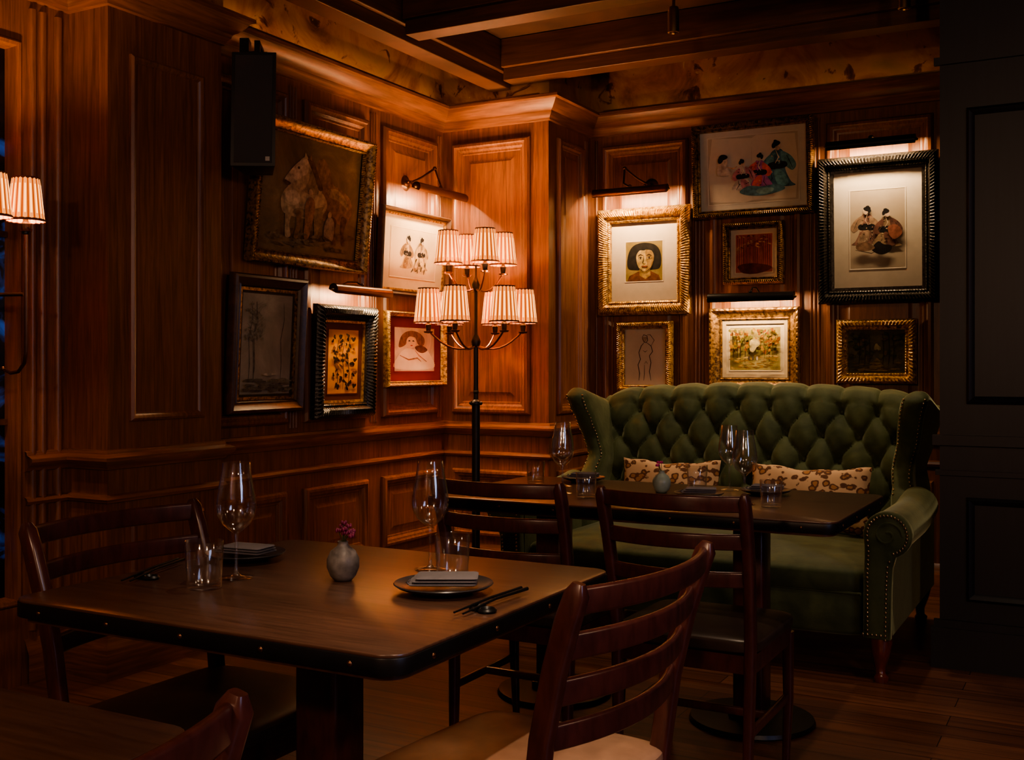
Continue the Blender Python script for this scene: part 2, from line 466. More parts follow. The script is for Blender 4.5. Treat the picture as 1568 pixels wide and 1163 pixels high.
w = MB()
def winglass():
    m, nt, b = mk('night_window_glass')
    n = noise_node(nt, texmap(nt, (1,1,1)), 7, 5, 1)
    nt.links.new(ramp(nt, n, [(.4,(.004,.004,.005)),(.75,(.02,.022,.03))]), b.inputs['Base Color'])
    nt.links.new(ramp(nt, n, [(.52,(0,0,0)),(.7,(.02,.06,.25))]), b.inputs['Emission Color']); b.inputs['Emission Strength'].default_value = .5
    setp(b, Roughness=.06)
    return m
WG = winglass()
w.box(XR-.10, XR-.05, 1.905, 2.73, .305, 2.415, WG)
w.frame(.83, 2.11, [(0,-.04),(0,.010),(.008,.016),(.020,.012),(.024,.0),(.028,-.05)], WV, plane('L', 2.3175, 1.36, XR))
for z in (.98, 1.68): w.box(XR-.049, XR-.03, 1.93, 2.70, z, z+.022, WFR)
w.box(XR-.049, XR, 2.40, 2.55, .335, 2.385, WV)
w.obj('window_1')
w = MB()
M2 = Matrix(((0,0,-1,2.6),(1,0,0,.9),(0,1,0,1.65),(0,0,0,1)))
w.frame(1.3, 1.5, [(0,0),(0,.04),(.06,.05),(.08,.01)], WV, M2)
w.box(2.585, 2.595, .32, 1.48, .98, 2.32, emis('dusk_glass', (.25,.35,.8), .25, (.02,.03,.05)))
for y in (.69, 1.08): w.box(2.56, 2.58, y, y+.025, .98, 2.32, WV)
wo = w.obj('window_2')
light('AREA', 'dusk_light', aim((2.55,.9,1.65), (-1,.12,-.1), (0,1,0)), 20, (.50,.60,1), wo, shape='RECTANGLE', size=1.1, size_y=1.3)

# ------------------------------------------------------------ pictures
class Art:
    def __init__(s, mb, w, h, base): s.mb = mb; s.w = w; s.h = h; s.z = base
    def pt(s, p): return ((p[0]-.5)*s.w, (p[1]-.5)*s.h)
    def poly(s, pts, col):
        s.z += .00018; mat = col if not isinstance(col, tuple) else flat(col)
        P = [s.pt(p) for p in pts]
        ar = sum(P[i-1][0]*P[i][1]-P[i][0]*P[i-1][1] for i in range(len(P)))
        if ar < 0: P.reverse()
        s.mb.add([(p[0], p[1], s.z) for p in P], [tuple(range(len(P)))], mat)
    def smooth(s, pts, col, sub=5):
        n = len(pts); out = []
        for i in range(n):
            p0, p1, p2, p3 = pts[i-1], pts[i], pts[(i+1) % n], pts[(i+2) % n]
            for k in range(sub):
                t = k/sub
                out.append(tuple(.5*((2*p1[c]) + (-p0[c]+p2[c])*t + (2*p0[c]-5*p1[c]+4*p2[c]-p3[c])*t*t + (-p0[c]+3*p1[c]-3*p2[c]+p3[c])*t**3) for c in (0, 1)))
        s.poly(out, col)
    def blob(s, x, y, rx, ry, col, rot=0, jit=.12, n=18):
        r = math.radians(rot); a1 = random.random()*6; a2 = random.random()*6; pts = []
        hw = s.w/s.h
        for i in range(n):
            a = 2*pi*i/n; k = 1 + jit*(math.sin(2*a+a1)*.6 + math.sin(3*a+a2)*.6)
            px = rx*k*math.cos(a); py = ry*k*math.sin(a)
            pts.append((x + px*math.cos(r) - py*math.sin(r)/hw*1.0, y + px*math.sin(r)*hw + py*math.cos(r)))
        s.poly(pts, col)
    def line(s, pts, wd, col):
        P = [Vector(s.pt(p)) for p in pts]; s.z += .00018; vs = []; n = len(P)
        for i, p in enumerate(P):
            d = (P[min(i+1, n-1)]-P[max(i-1, 0)])
            if d.length < 1e-9: d = Vector((1,0))
            d.normalize(); q = Vector((-d.y, d.x))*wd*s.w/2*(1 if 0 < i < n-1 else .5)
            vs.append((p.x+q.x, p.y+q.y, s.z)); vs.append((p.x-q.x, p.y-q.y, s.z))
        s.mb.add(vs, [(2*i, 2*i+1, 2*i+3, 2*i+2) for i in range(n-1)], flat(col) if isinstance(col, tuple) else col)
def kimono(a, x, y, s, robe, robe2, f=1, hair=(.01,.01,.012)):
    sk = (.50,.40,.31); q = a.h/a.w
    def P(l): return [(x+f*px*s*q, y+py*s) for px, py in l]
    a.smooth(P([(-.08,.28),(.07,.29),(.14,.12),(.13,-.05),(.22,-.26),(.30,-.34),(.06,-.35),(-.14,-.33),(-.30,-.28),(-.16,-.05),(-.16,.14)]), robe)
    a.smooth(P([(.06,.26),(.22,.18),(.32,.02),(.26,-.08),(.16,-.02),(.08,.08)]), robe2)
    a.smooth(P([(-.08,.24),(-.24,.12),(-.28,-.02),(-.18,-.08),(-.08,.06)]), robe2)
    a.smooth(P([(-.15,.07),(.13,.08),(.14,-.02),(-.14,-.04)]), hair)
    a.smooth(P([(-.04,-.04),(.10,-.1),(.18,-.30),(.02,-.34),(-.06,-.16)]), robe2)
    for i in range(16):
        px = random.uniform(-.14,.14); py = random.uniform(-.32,.24)
        a.blob(*P([(px,py)])[0], .016*s*q, .014*s, random.choice([hair,(.42,.35,.25),robe2,robe]), 0, .3, 8)
    a.line(P([(-.12,-.08),(-.1,-.2),(-.18,-.31)]), .008, hair); a.line(P([(.16,.18),(.2,.1),(.26,-.04)]), .008, hair)
    a.line(P([(-.03,.29),(.02,.16),(-.04,.06)]), .01, (.6,.5,.4))
    a.blob(*P([(.01,.345)])[0], .050*s*q, .068*s, sk, 0, .04)
    a.blob(*P([(-.02,.395)])[0], .075*s*q, .048*s, hair, 10*f, .12)
    a.blob(*P([(-.065,.36)])[0], .035*s*q, .045*s, hair, 0, .1)
    a.blob(*P([(-.03,.44)])[0], .035*s*q, .022*s, hair, 0, .1)

def F_gold_rib(w): return ([(0,0),(0,.028),(.10*w,.040),(.25*w,.052),(.55*w,.050),(.68*w,.030),(.78*w,.024),(.86*w,.030),(.94*w,.026),(w,.010)], [0,0,.002,.010,.010,.002,0,.004,0,0])
def F_simple(w): return ([(0,0),(0,.02),(.12*w,.034),(.3*w,.04),(.5*w,.03),(.75*w,.022),(.85*w,.026),(w,.010)], [0,0,0,.003,0,0,.003,0])
def F_scoop(w): return ([(0,0),(0,.045),(.08*w,.055),(.2*w,.055),(.3*w,.040),(.55*w,.026),(.8*w,.020),(.88*w,.026),(w,.012)], [0,0,.003,.003,0,0,0,.005,0])

def picture(name, kind, pos, u0, u1, z0, z1, fr, fw, fmat, rib, matw, matcol, ground, draw, tilt=0, lin=None, linmat=None):
    w = u1-u0; h = z1-z0; mb = MB()
    pr, am = fr(fw)
    mb.frame(w, h, pr, fmat, None, rib, am)
    iw = w-2*fw; ih = h-2*fw; zz = .006
    mb.box(-w/2+.004, w/2-.004, -h/2+.004, h/2-.004, .0005, .003, WFR)
    mb.box(-iw/2-.002, iw/2+.002, -ih/2-.002, ih/2+.002, .003, zz, card(matcol))
    if lin:
        mb.frame(iw, ih, [(0,.006),(0,.016),(lin,.013),(lin,.006)], linmat)
        iw -= 2*lin; ih -= 2*lin
    mw, mh = (matw if isinstance(matw, tuple) else (matw, matw))
    gw = iw-2*mw; gh = ih-2*mh
    if mw > 0:
        mb.frame(gw+.012, gh+.012, [(0,zz),(0,zz+.0015),(.004,zz+.0015),(.006,zz)], card(tuple(min(.9, c*1.15) for c in matcol)))
    mb.box(-gw/2, gw/2, -gh/2, gh/2, zz, zz+.0008, ground)
    a = Art(mb, gw, gh, zz+.0009)
    draw(a)
    M = plane(kind, (u0+u1)/2, (z0+z1)/2, pos)
    th = math.radians(tilt)
    M = M @ Matrix.Translation((0, 0, math.sin(th)*h/2 + .040 if tilt else .038)) @ Matrix.Rotation(th, 4, 'X')
    return mb.obj(name, M, ang=30)

def d_horse(a):
    c = (.36,.27,.16); c2 = (.17,.10,.05); c3 = (.09,.05,.025); cl = (.44,.34,.22); cd = (.22,.155,.085)
    a.blob(.55,.17,.34,.06,(.10,.07,.036),3,.3)
    a.smooth([(.52,.38),(.54,.56),(.62,.64),(.76,.64),(.90,.56),(.93,.42),(.86,.30),(.72,.34),(.62,.32)], c2)
    a.smooth([(.54,.50),(.53,.64),(.52,.74),(.54,.84),(.60,.86),(.66,.78),(.70,.68),(.74,.60),(.72,.50)], c2)
    a.smooth([(.66,.60),(.76,.62),(.86,.54),(.88,.46),(.78,.52),(.68,.54)], cd)
    a.smooth([(.82,.38),(.88,.36),(.86,.24),(.88,.13),(.84,.13),(.82,.24)], c3); a.smooth([(.71,.36),(.77,.34),(.76,.22),(.78,.12),(.73,.12),(.72,.24)], c3)
    # pale horse, head turned down to the left
    a.smooth([(.22,.34),(.20,.46),(.26,.56),(.38,.60),(.50,.58),(.60,.56),(.66,.46),(.60,.35),(.46,.31),(.32,.31)], c)
    a.smooth([(.32,.34),(.44,.32),(.58,.36),(.62,.44),(.48,.39),(.36,.39)], cd)
    a.smooth([(.26,.52),(.30,.64),(.33,.74),(.37,.82),(.44,.84),(.50,.78),(.54,.68),(.60,.56),(.52,.50)], c)
    a.smooth([(.42,.54),(.45,.64),(.47,.74),(.51,.70),(.56,.60),(.54,.53)], cd)
    a.smooth([(.43,.82),(.36,.80),(.30,.74),(.23,.64),(.22,.59),(.26,.57),(.31,.61),(.38,.66),(.44,.72)], cl)
    a.smooth([(.22,.61),(.21,.585),(.25,.565),(.28,.59)], c3); a.blob(.345,.735,.012,.012,c3,0,0)
    a.smooth([(.24,.42),(.24,.50),(.32,.54),(.38,.48),(.34,.41)], cl)
    a.smooth([(.41,.86),(.48,.83),(.54,.72),(.60,.60),(.56,.58),(.51,.68),(.45,.78)], c3)
    a.poly([(.39,.82),(.40,.88),(.43,.83)], c); a.poly([(.44,.83),(.46,.88),(.47,.82)], c2)
    a.smooth([(.25,.38),(.31,.36),(.29,.24),(.31,.14),(.26,.13),(.25,.24)], c); a.smooth([(.35,.36),(.40,.35),(.40,.24),(.38,.13),(.34,.14),(.36,.24)], c2)
    a.smooth([(.53,.38),(.61,.40),(.61,.28),(.58,.22),(.59,.13),(.55,.13),(.54,.23)], cd)
    a.smooth([(.44,.30),(.43,.42),(.47,.50),(.52,.48),(.53,.38),(.51,.24),(.48,.13),(.44,.15)], (.24,.13,.07)); a.blob(.48,.545,.022,.03,(.36,.25,.16),0,.1)
    a.smooth([(.66,.14),(.64,.26),(.68,.36),(.74,.32),(.74,.16)], (.24,.19,.14)); a.blob(.69,.38,.02,.026,(.34,.25,.16),0,.1)
    for i in range(26): a.blob(random.uniform(.1,.9), random.uniform(.05,.17), .05, .014, random.choice([(.12,.09,.05),(.07,.05,.026),(.16,.12,.07)]), random.uniform(-10,10), .3, 9)
def d_tree(a):
    k = (.11,.095,.074)
    for x, w_ in ((.25,.04),(.16,.015),(.80,.015)):
        a.line([(x,.12),(x+.01,.3),(x-.02,.55),(x+.04,.75),(x+.02,.92)], w_, k)
    for i in range(40):
        x = .2+random.random()*.12; y = .45+random.random()*.42; d = random.choice((-1,1))
        a.line([(x,y),(x+d*random.uniform(.04,.10),y+.04),(x+d*random.uniform(.1,.2),y+.07)], .004, k)
    for i in range(50): a.blob(random.uniform(.04,.42), random.uniform(.55,.9), .022, .014, (.17,.15,.115), 0, .4, 8)
    for i in range(40): a.blob(random.uniform(.05,.95), random.uniform(.03,.15), .09, .014, random.choice([(.09,.075,.055),(.13,.11,.08)]), 0, .3, 9)
    a.blob(.5,.20,.14,.014,(.32,.28,.22),0,.2)
def d_flowers(a):
    k = (.03,.015,.008)
    for x0 in (.3,.5,.68):
        a.line([(x0,.06),(x0+.03,.3),(x0-.04,.6),(x0+.05,.9)], .02, k)
    for i in range(60):
        a.blob(random.uniform(.12,.88), random.uniform(.08,.92), random.uniform(.03,.07), random.uniform(.016,.034), k if random.random() > .2 else (.2,.07,.01), random.uniform(-60,60), .3)
def d_ladies(a):
    kimono(a,.36,.48,.85,(.36,.26,.13),(.20,.13,.07),-1); kimono(a,.66,.48,.85,(.28,.2,.12),(.42,.30,.16),1)
    for i in range(10): a.blob(random.uniform(.25,.75), random.uniform(.14,.30), .03, .02, (.05,.04,.03), random.uniform(0,90), .3)
def d_red(a):
    a.smooth([(.10,.55),(.16,.80),(.34,.92),(.58,.90),(.74,.76),(.72,.60),(.58,.62),(.50,.78),(.34,.76),(.26,.60)], (.20,.11,.08)); a.blob(.40,.66,.12,.14,card((.70,.58,.48)),10,.06)
    a.smooth([(.02,.06),(.10,.36),(.28,.52),(.50,.50),(.72,.56),(.92,.34),(.96,.06)], card((.76,.66,.58)))
    a.smooth([(.50,.56),(.66,.60),(.82,.50),(.70,.42),(.56,.46)], (.14,.07,.06)); a.line([(.12,.36),(.34,.26),(.56,.30),(.66,.22)],.02,(.32,.18,.14)); a.line([(.50,.48),(.60,.36),(.80,.22)],.02,(.36,.22,.17))
    a.line([(.33,.69),(.36,.70),(.38,.69)],.02,(.05,.03,.03)); a.line([(.43,.69),(.46,.70),(.48,.68)],.02,(.05,.03,.03)); a.blob(.41,.59,.03,.012,(.4,.06,.05),0,0)
def d_face(a):
    a.smooth([(.06,.34),(.06,.66),(.20,.90),(.50,.98),(.82,.90),(.96,.66),(.94,.34),(.74,.28),(.30,.28)], (.014,.012,.010))
    a.poly([(.04,.0),(.10,.14),(.36,.25),(.68,.25),(.90,.14),(.96,.0)], (.13,.05,.02))
    a.poly([(.38,.32),(.38,.14),(.54,.05),(.68,.14),(.66,.32)], (.28,.18,.06))
    a.smooth([(.30,.68),(.30,.50),(.36,.34),(.48,.24),(.58,.24),(.70,.34),(.76,.50),(.76,.68),(.64,.82),(.42,.82)], (.38,.27,.10))
    a.smooth([(.56,.80),(.70,.76),(.76,.66),(.76,.50),(.70,.34),(.58,.24),(.54,.26),(.58,.45),(.54,.64)], (.22,.14,.05))
    a.smooth([(.24,.62),(.30,.82),(.50,.92),(.74,.84),(.82,.64),(.72,.76),(.58,.80),(.50,.78),(.38,.78)], (.014,.012,.010))
    k = (.04,.02,.01)
    a.line([(.34,.64),(.40,.675),(.48,.65)],.03,k); a.line([(.57,.65),(.64,.675),(.71,.64)],.03,k)
    for ex in (.41, .645):
        a.smooth([(ex-.06,.585),(ex,.612),(ex+.06,.585),(ex,.562)], (.46,.37,.2)); a.blob(ex,.588,.024,.024,k,0,0); a.line([(ex-.065,.588),(ex,.618),(ex+.065,.588)],.014,k)
    a.line([(.50,.65),(.49,.54),(.46,.46),(.50,.44),(.56,.455)],.018,k); a.smooth([(.43,.375),(.49,.392),(.52,.385),(.55,.392),(.61,.375),(.52,.345)], (.24,.07,.03)); a.line([(.43,.375),(.52,.368),(.61,.375)],.012,k)
    a.line([(.76,.5),(.70,.34),(.58,.24),(.48,.24),(.36,.34)],.016,k)
def d_three(a):
    a.poly([(.02,.04),(.40,.0),(.5,.03),(.97,.02),(1,.5),(.97,.97),(.55,1),(.5,.96),(.05,1),(0,.5)], card((.50,.455,.38)))
    a.line([(.5,.03),(.49,.5),(.5,.96)],.004,(.4,.36,.3))
    kimono(a,.78,.50,.86,(.05,.12,.17),(.09,.22,.25),1)
    kimono(a,.58,.42,.66,(.25,.08,.22),(.45,.10,.10),-1)
    kimono(a,.40,.38,.60,(.42,.37,.34),(.36,.16,.20),1)
    a.smooth([(.36,.16),(.46,.24),(.62,.22),(.78,.24),(.86,.16),(.66,.09),(.46,.10)], (.06,.13,.16)); a.smooth([(.54,.16),(.62,.20),(.74,.18),(.70,.12),(.6,.11)], (.14,.24,.24))
    a.blob(.20,.64,.035,.055,(.5,.42,.34),0,.05); a.blob(.18,.70,.05,.045,(.01,.01,.012),0,.1); a.blob(.15,.66,.03,.05,(.01,.01,.012),0,.1)
    a.smooth([(.13,.58),(.24,.58),(.28,.48),(.24,.42),(.12,.44)], (.44,.39,.34)); a.line([(.22,.55),(.30,.52),(.34,.55)],.012,(.5,.3,.2))
def d_two(a):
    kimono(a,.30,.52,.62,(.20,.12,.10),(.26,.19,.14),-1); kimono(a,.68,.48,.60,(.24,.18,.12),(.12,.06,.05),1)
    a.smooth([(.40,.24),(.52,.34),(.62,.30),(.76,.28),(.72,.20),(.56,.17)], (.012,.011,.012)); a.smooth([(.70,.52),(.86,.54),(.96,.44),(.84,.36),(.74,.40)], (.22,.09,.07))
    a.smooth([(.12,.30),(.30,.34),(.46,.26),(.30,.22),(.14,.24)], (.20,.13,.09))
    a.line([(.10,.24),(.4,.19),(.5,.22)],.014,(.03,.02,.02)); a.line([(.5,.44),(.58,.52),(.62,.60)],.012,(.1,.06,.04))
def d_forest(a):
    for i in range(18):
        x = .05+i*.052+random.uniform(-.01,.01); a.line([(x,.12),(x+random.uniform(-.01,.01),.55),(x,.98)], random.uniform(.010,.022), (.07,.012,.008))
    a.blob(.5,.10,.5,.13,(.12,.025,.012),0,.15)
    for i in range(40): a.blob(random.uniform(.05,.95), random.uniform(.58,.97), .045, .016, random.choice([(.20,.035,.016),(.5,.25,.14)]), random.uniform(-30,30), .3, 9)
def d_nude(a):
    k = (.05,.035,.03)
    a.blob(.48,.82,.06,.05,(.35,.28,.2),0,.1)
    a.line([(.42,.85),(.46,.90),(.54,.88),(.56,.80),(.52,.76),(.47,.77),(.42,.85)],.018,k)
    a.line([(.47,.76),(.40,.70),(.34,.58),(.38,.46),(.32,.36),(.36,.2),(.34,.08)],.018,k)
    a.line([(.53,.76),(.64,.70),(.68,.60),(.60,.52),(.64,.40),(.60,.24),(.64,.08)],.018,k)
    a.line([(.64,.70),(.72,.80),(.62,.90),(.54,.90)],.014,k); a.line([(.48,.36),(.48,.2),(.46,.08)],.014,k)
    a.line([(.44,.62),(.50,.59),(.55,.62)],.012,k); a.line([(.48,.38),(.52,.42),(.56,.38)],.012,k)
def d_autumn(a):
    for i in range(110):
        s_ = random.uniform(.4,1)
        a.blob(random.uniform(.04,.96), random.uniform(.40,.96), .045*s_, .045*s_, random.choice([(.30,.17,.025),(.36,.22,.045),(.13,.13,.03),(.24,.085,.02),(.19,.17,.04),(.08,.07,.02)]), random.uniform(0,90), .35, 9)
    a.blob(.5,.60,.10,.15,(.42,.36,.18),0,.3)
    for x in (.08,.16,.22,.32,.70,.80,.86,.93): a.line([(x,.18),(x+.01,.5),(x-.02,.95)],random.uniform(.010,.022),(.045,.025,.012))
    for i in range(50):
        a.blob(random.uniform(.05,.95), random.uniform(.04,.34), .06, .018, random.choice([(.32,.20,.055),(.22,.13,.04),(.13,.10,.035),(.36,.26,.10)]), random.uniform(-10,10), .3, 9)
        a.blob(random.choice([random.uniform(.03,.40),random.uniform(.60,.97)]), random.uniform(.45,.96), .03, .035, random.choice([(.32,.15,.025),(.36,.22,.045),(.22,.08,.02),(.15,.14,.035)]), 0, .3, 8)
    for x in (.42,.50,.58): a.blob(x,.28,.018,.05,random.choice([(.4,.09,.05),(.5,.45,.36),(.06,.05,.04)]),0,.1)
def d_dark(a):
    for i in range(70): a.blob(random.choice([random.uniform(.04,.42),random.uniform(.58,.96)]), random.uniform(.35,.94), .045, .045, random.choice([(.03,.035,.012),(.06,.055,.018),(.10,.06,.02),(.035,.025,.012)]), 0, .3, 9)
    a.blob(.52,.60,.05,.09,(.16,.13,.07),0,.45,12); a.smooth([(.30,.05),(.44,.20),(.50,.34),(.56,.30),(.60,.20),(.70,.05)], (.13,.085,.036))
    for i in range(30): a.blob(random.uniform(.06,.94), random.uniform(.04,.3), .06, .02, random.choice([(.06,.045,.016),(.12,.08,.03)]), 0, .3, 9)
    for x in (.2,.3,.38,.62,.72,.8): a.line([(x,.2),(x+.02,.5),(x,.92)],.016,(.02,.013,.006))

G = {
 'horse': paint('oil_ground_umber', (.04,.030,.016), (.10,.072,.038), (.18,.13,.072), 4),
 'mist': paint('oil_ground_mist', (.15,.13,.10), (.24,.205,.16), (.36,.315,.25), 3),
 'orange': paint('orange_ground', (.50,.20,.03), (.60,.26,.05), (.68,.32,.08), 5),
 'paper': paint('aged_paper', (.42,.33,.21), (.50,.40,.27), (.55,.45,.32), 3),
 'photo': paint('photo_ground', (.35,.28,.25), (.6,.5,.45), (.78,.7,.62), 5),
 'olive': paint('olive_ground', (.10,.075,.025), (.20,.15,.05), (.30,.22,.08), 6),
 'grey': paint('grey_paper', (.31,.27,.215), (.35,.31,.25), (.385,.345,.28), 3),
 'red': paint('red_ground', (.28,.04,.02), (.45,.09,.04), (.6,.26,.13), 6),
 'sketch': paint('sketch_paper', (.42,.37,.30), (.48,.42,.34), (.53,.47,.38), 3),
 'autumn': paint('autumn_ground', (.16,.13,.04), (.30,.25,.09), (.42,.38,.2), 10),
 'dark': paint('dark_ground', (.02,.02,.010), (.05,.042,.018), (.11,.08,.035), 9),
}
CREAM = (.50,.42,.32)
picture('framed_horse_painting','L',XL,3.765,4.635,1.675,2.35,F_scoop,.065,GOLDD,.014,0,(.03,.02,.01),G['horse'],d_horse,5.5)
picture('framed_misty_landscape','L',XL,3.64,4.149,.986,1.615,F_simple,.06,WFR,0,.012,(.05,.035,.02),G['mist'],d_tree,3,.014,GOLDD)
picture('framed_floral_print','L',XL,4.232,4.72,.94,1.505,F_gold_rib,.075,BLKFR,.02,.035,(.10,.03,.012),G['orange'],d_flowers,2,.012,GOLD)
picture('framed_ladies_print','L',XL,4.774,5.45,1.585,2.06,F_simple,.03,WFR,0,(.075,.065),(.50,.41,.28),G['paper'],d_ladies,3,.010,GOLD)
picture('framed_portrait_photograph','L',XL,4.851,5.442,1.085,1.50,F_simple,.032,GOLD,.012,(.065,.055),(.16,.02,.025),G['photo'],d_red)
picture('gilt_framed_portrait','B',YB,-2.70,-2.12,1.50,2.13,F_gold_rib,.085,GOLD,.016,(.09,.115),CREAM,G['olive'],d_face)
picture('framed_figures_print','B',YB,-2.10,-1.41,2.037,2.566,F_gold_rib,.045,GOLDD,.012,(.045,.035),(.44,.42,.37),G['grey'],d_three,4)
picture('framed_kimono_print','B',YB,-1.392,-.775,1.535,2.315,F_gold_rib,.07,BLKFR,.018,(.085,.10),(.48,.45,.39),G['grey'],d_two,2,.014,BLKFR)
picture('framed_forest_print','B',YB,-1.924,-1.581,1.657,2.005,F_gold_rib,.04,GOLDD,.012,(.028,.028),(.60,.48,.34),G['red'],d_forest)
picture('framed_nude_sketch','B',YB,-2.574,-2.229,1.044,1.461,F_gold_rib,.045,GOLD,.013,0,CREAM,G['sketch'],d_nude)
picture('framed_autumn_painting','B',YB,-2.001,-1.491,1.065,1.525,F_scoop,.07,GOLDD,.03,(.022,.022),(.50,.43,.31),G['autumn'],d_autumn,0,.02,plain('linen_slip_frame',(.42,.33,.21),.6))
picture('framed_dark_landscape','B',YB,-1.295,-.886,1.105,1.448,F_gold_rib,.06,GOLD,.02,0,(.02,.015,.01),G['dark'],d_dark)

# ------------------------------------------------------------ picture lights
def picture_light(name, kind, pos, uc, z, L, out, mount, mat, energy, du=.0, dz=.05):
    mb = MB(); R = .028
    sec = []
    for k in range(13):
        a = math.radians(-50 + 230*k/12); sec.append((R*math.cos(a), R*math.sin(a)))
    inn = [(x*.86, y*.86) for x, y in reversed(sec)]
    loop = sec + inn
    n = len(loop); vs = []
    for x in (-L/2, L/2):
        for hh, vv in loop: vs.append((x, vv, out+hh))
    fs = [(i, (i+1) % n, n+(i+1) % n, n+i) for i in range(n)]
    fs += [tuple(range(n-1, -1, -1)), tuple(range(n, 2*n))]
    mb.add(vs, fs, mat)
    for sx in (-1, 1):
        mb.add([(sx*L/2, vv, out+hh) for hh, vv in sec], [tuple(range(len(sec)))], mat)
        mb.lathe([(0,0),(.008,0),(.009,.006),(.004,.012),(0,.013)], BRASS, Matrix.Translation((sx*(L/2), 0, out)) @ Matrix.Rotation(sx*pi/2, 4, 'Y'), 12)
    if mount == 'swing':
        mb.lathe([(0,0),(.052,0),(.052,.006),(.044,.014),(.02,.020),(.012,.03),(.012,.055),(0,.056)], mat, Matrix.Translation((du, dz, 0)), 28)
        j = (du+.16 if kind == 'L' else du-.13, dz+.10, out*.55)
        mb.sweep([(du, dz, .045), ((du+j[0])/2, (dz+j[1])/2-.01, .07), j], circ(.006, 8), mat, (0,1,0))
        mb.sphere(j, .012, mat)
        mb.sweep([j, (j[0]*.8, dz*.5+.03, out*.8), (0, R, out)], circ(.006, 8), mat, (0,1,0))
        mb.sphere((0, R+.004, out), .011, mat)
        mb.sphere((du-.03, dz+.0, .05), .008, mat)
    else:
        mb.box(-.05, .05, dz-.012, dz+.012, 0, .012, mat)
        mb.sweep([(0, dz, .01), (0, dz+.02, out*.4), (0, dz+.015, out*.8), (0, R-.002, out)], circ(.006, 8), mat, (1,0,0))
        mb.sphere((0, R+.004, out), .010, mat)
    M = plane(kind, uc, z, pos)
    o = mb.obj(name, M)
    light('AREA', 'lamp_tube', aim((0, -.006, out-.002), (0,-1,-.55)), energy, (1,.64,.34), o, shape='RECTANGLE', size=L*.85, size_y=.018)
    return o
picture_light('picture_light','L',XL,5.19,2.165,.50,.19,'swing',BRONZE,7.5,-.09,.055)
picture_light('picture_light','L',XL,4.51,1.575,.47,.15,'short',BRONZE,4.5,0,.03)
picture_light('picture_light','B',YB,-2.435,2.205,.46,.20,'swing',BRONZE,8,.06,.055)
picture_light('picture_light','B',YB,-1.735,1.575,.48,.17,'short',IRON,4.5,0,.04)
picture_light('picture_light','B',YB,-1.10,2.36,.45,.17,'short',IRON,7,0,.03)

# ------------------------------------------------------------ shaded lamps
def shade(mb, c, rb, rt, h, n=18):
    M = Matrix.Translation(c)
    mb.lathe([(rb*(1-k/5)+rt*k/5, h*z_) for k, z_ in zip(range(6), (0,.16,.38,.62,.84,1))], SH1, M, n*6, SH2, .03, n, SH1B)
    mb.lathe([(rb*1.03,-.002),(rb*1.035,.004),(rb*1.0,.007)], TRIM, M, 40)
    mb.lathe([(rt*1.0,h-.006),(rt*1.04,h-.003),(rt*1.03,h+.002)], TRIM, M, 40)
    mb.lathe([(0,-.05),(.012,-.045),(.016,-.01),(.009,.0),(.009,h*.35),(0,h*.36)], IRON, M, 14)
    mb.sphere((0,0,h*.5), .016, BULB, 10, 8, (1,1,1.5), M)
    for k in range(3):
        a = k*2*pi/3; mb.sweep([(0,0,h-.03),(rt*.98*math.cos(a), rt*.98*math.sin(a), h-.004)], circ(.0015,6), IRON, M=M)
LX, LY = -2.995, 5.09
mb = MB()
mb.lathe([(0,0),(.15,0),(.155,.012),(.14,.022),(.06,.034),(.03,.06),(.022,.09),(.022,.99),(.028,.995),(.028,1.01),(.013,1.02),(.013,1.30),(.02,1.305),(.026,1.33),(.018,1.355),(.010,1.37),(.009,1.60),(.016,1.61),(.022,1.635),(.013,1.66),(.006,1.68),(.005,1.74),(0,1.745)], IRON, None, 28)
mb.sphere((0,0,1.06), .016, IRON)
for a in (0, pi/2, pi, 3*pi/2): mb.sphere((.03*math.cos(a), .03*math.sin(a), 1.0), .011, IRON)
bulbs = []
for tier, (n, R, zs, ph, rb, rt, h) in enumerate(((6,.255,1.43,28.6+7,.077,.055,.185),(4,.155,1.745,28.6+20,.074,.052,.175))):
    for k in range(n):
        a = math.radians(ph) + 2*pi*k/n; cx, cy = math.cos(a), math.sin(a)
        hub = 1.31 if tier == 0 else 1.62
        pts = []
        for t_ in range(9):
            t = t_/8; r = R*t; z = hub + (zs-.04-hub)*t**2.2 - .03*math.sin(pi*t)
            pts.append((cx*r, cy*r, z))
        mb.sweep(pts, circ(.0055,8), BRONZE)
        mb.lathe([(0,-.002),(.022,.002),(.026,.010),(.006,.012)], BRONZE, Matrix.Translation((cx*R, cy*R, zs-.055)), 16)
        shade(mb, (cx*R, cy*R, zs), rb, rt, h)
        bulbs.append((cx*R, cy*R, zs+h*.55))
lamp = mb.obj('floor_lamp', T(LX, LY, 0))
for i, b in enumerate(bulbs): light('POINT', 'bulb_%d' % (i+1), Matrix.Translation((b[0], b[1], b[2]+.03)), 11, WARM, lamp, shadow_soft_size=.018)

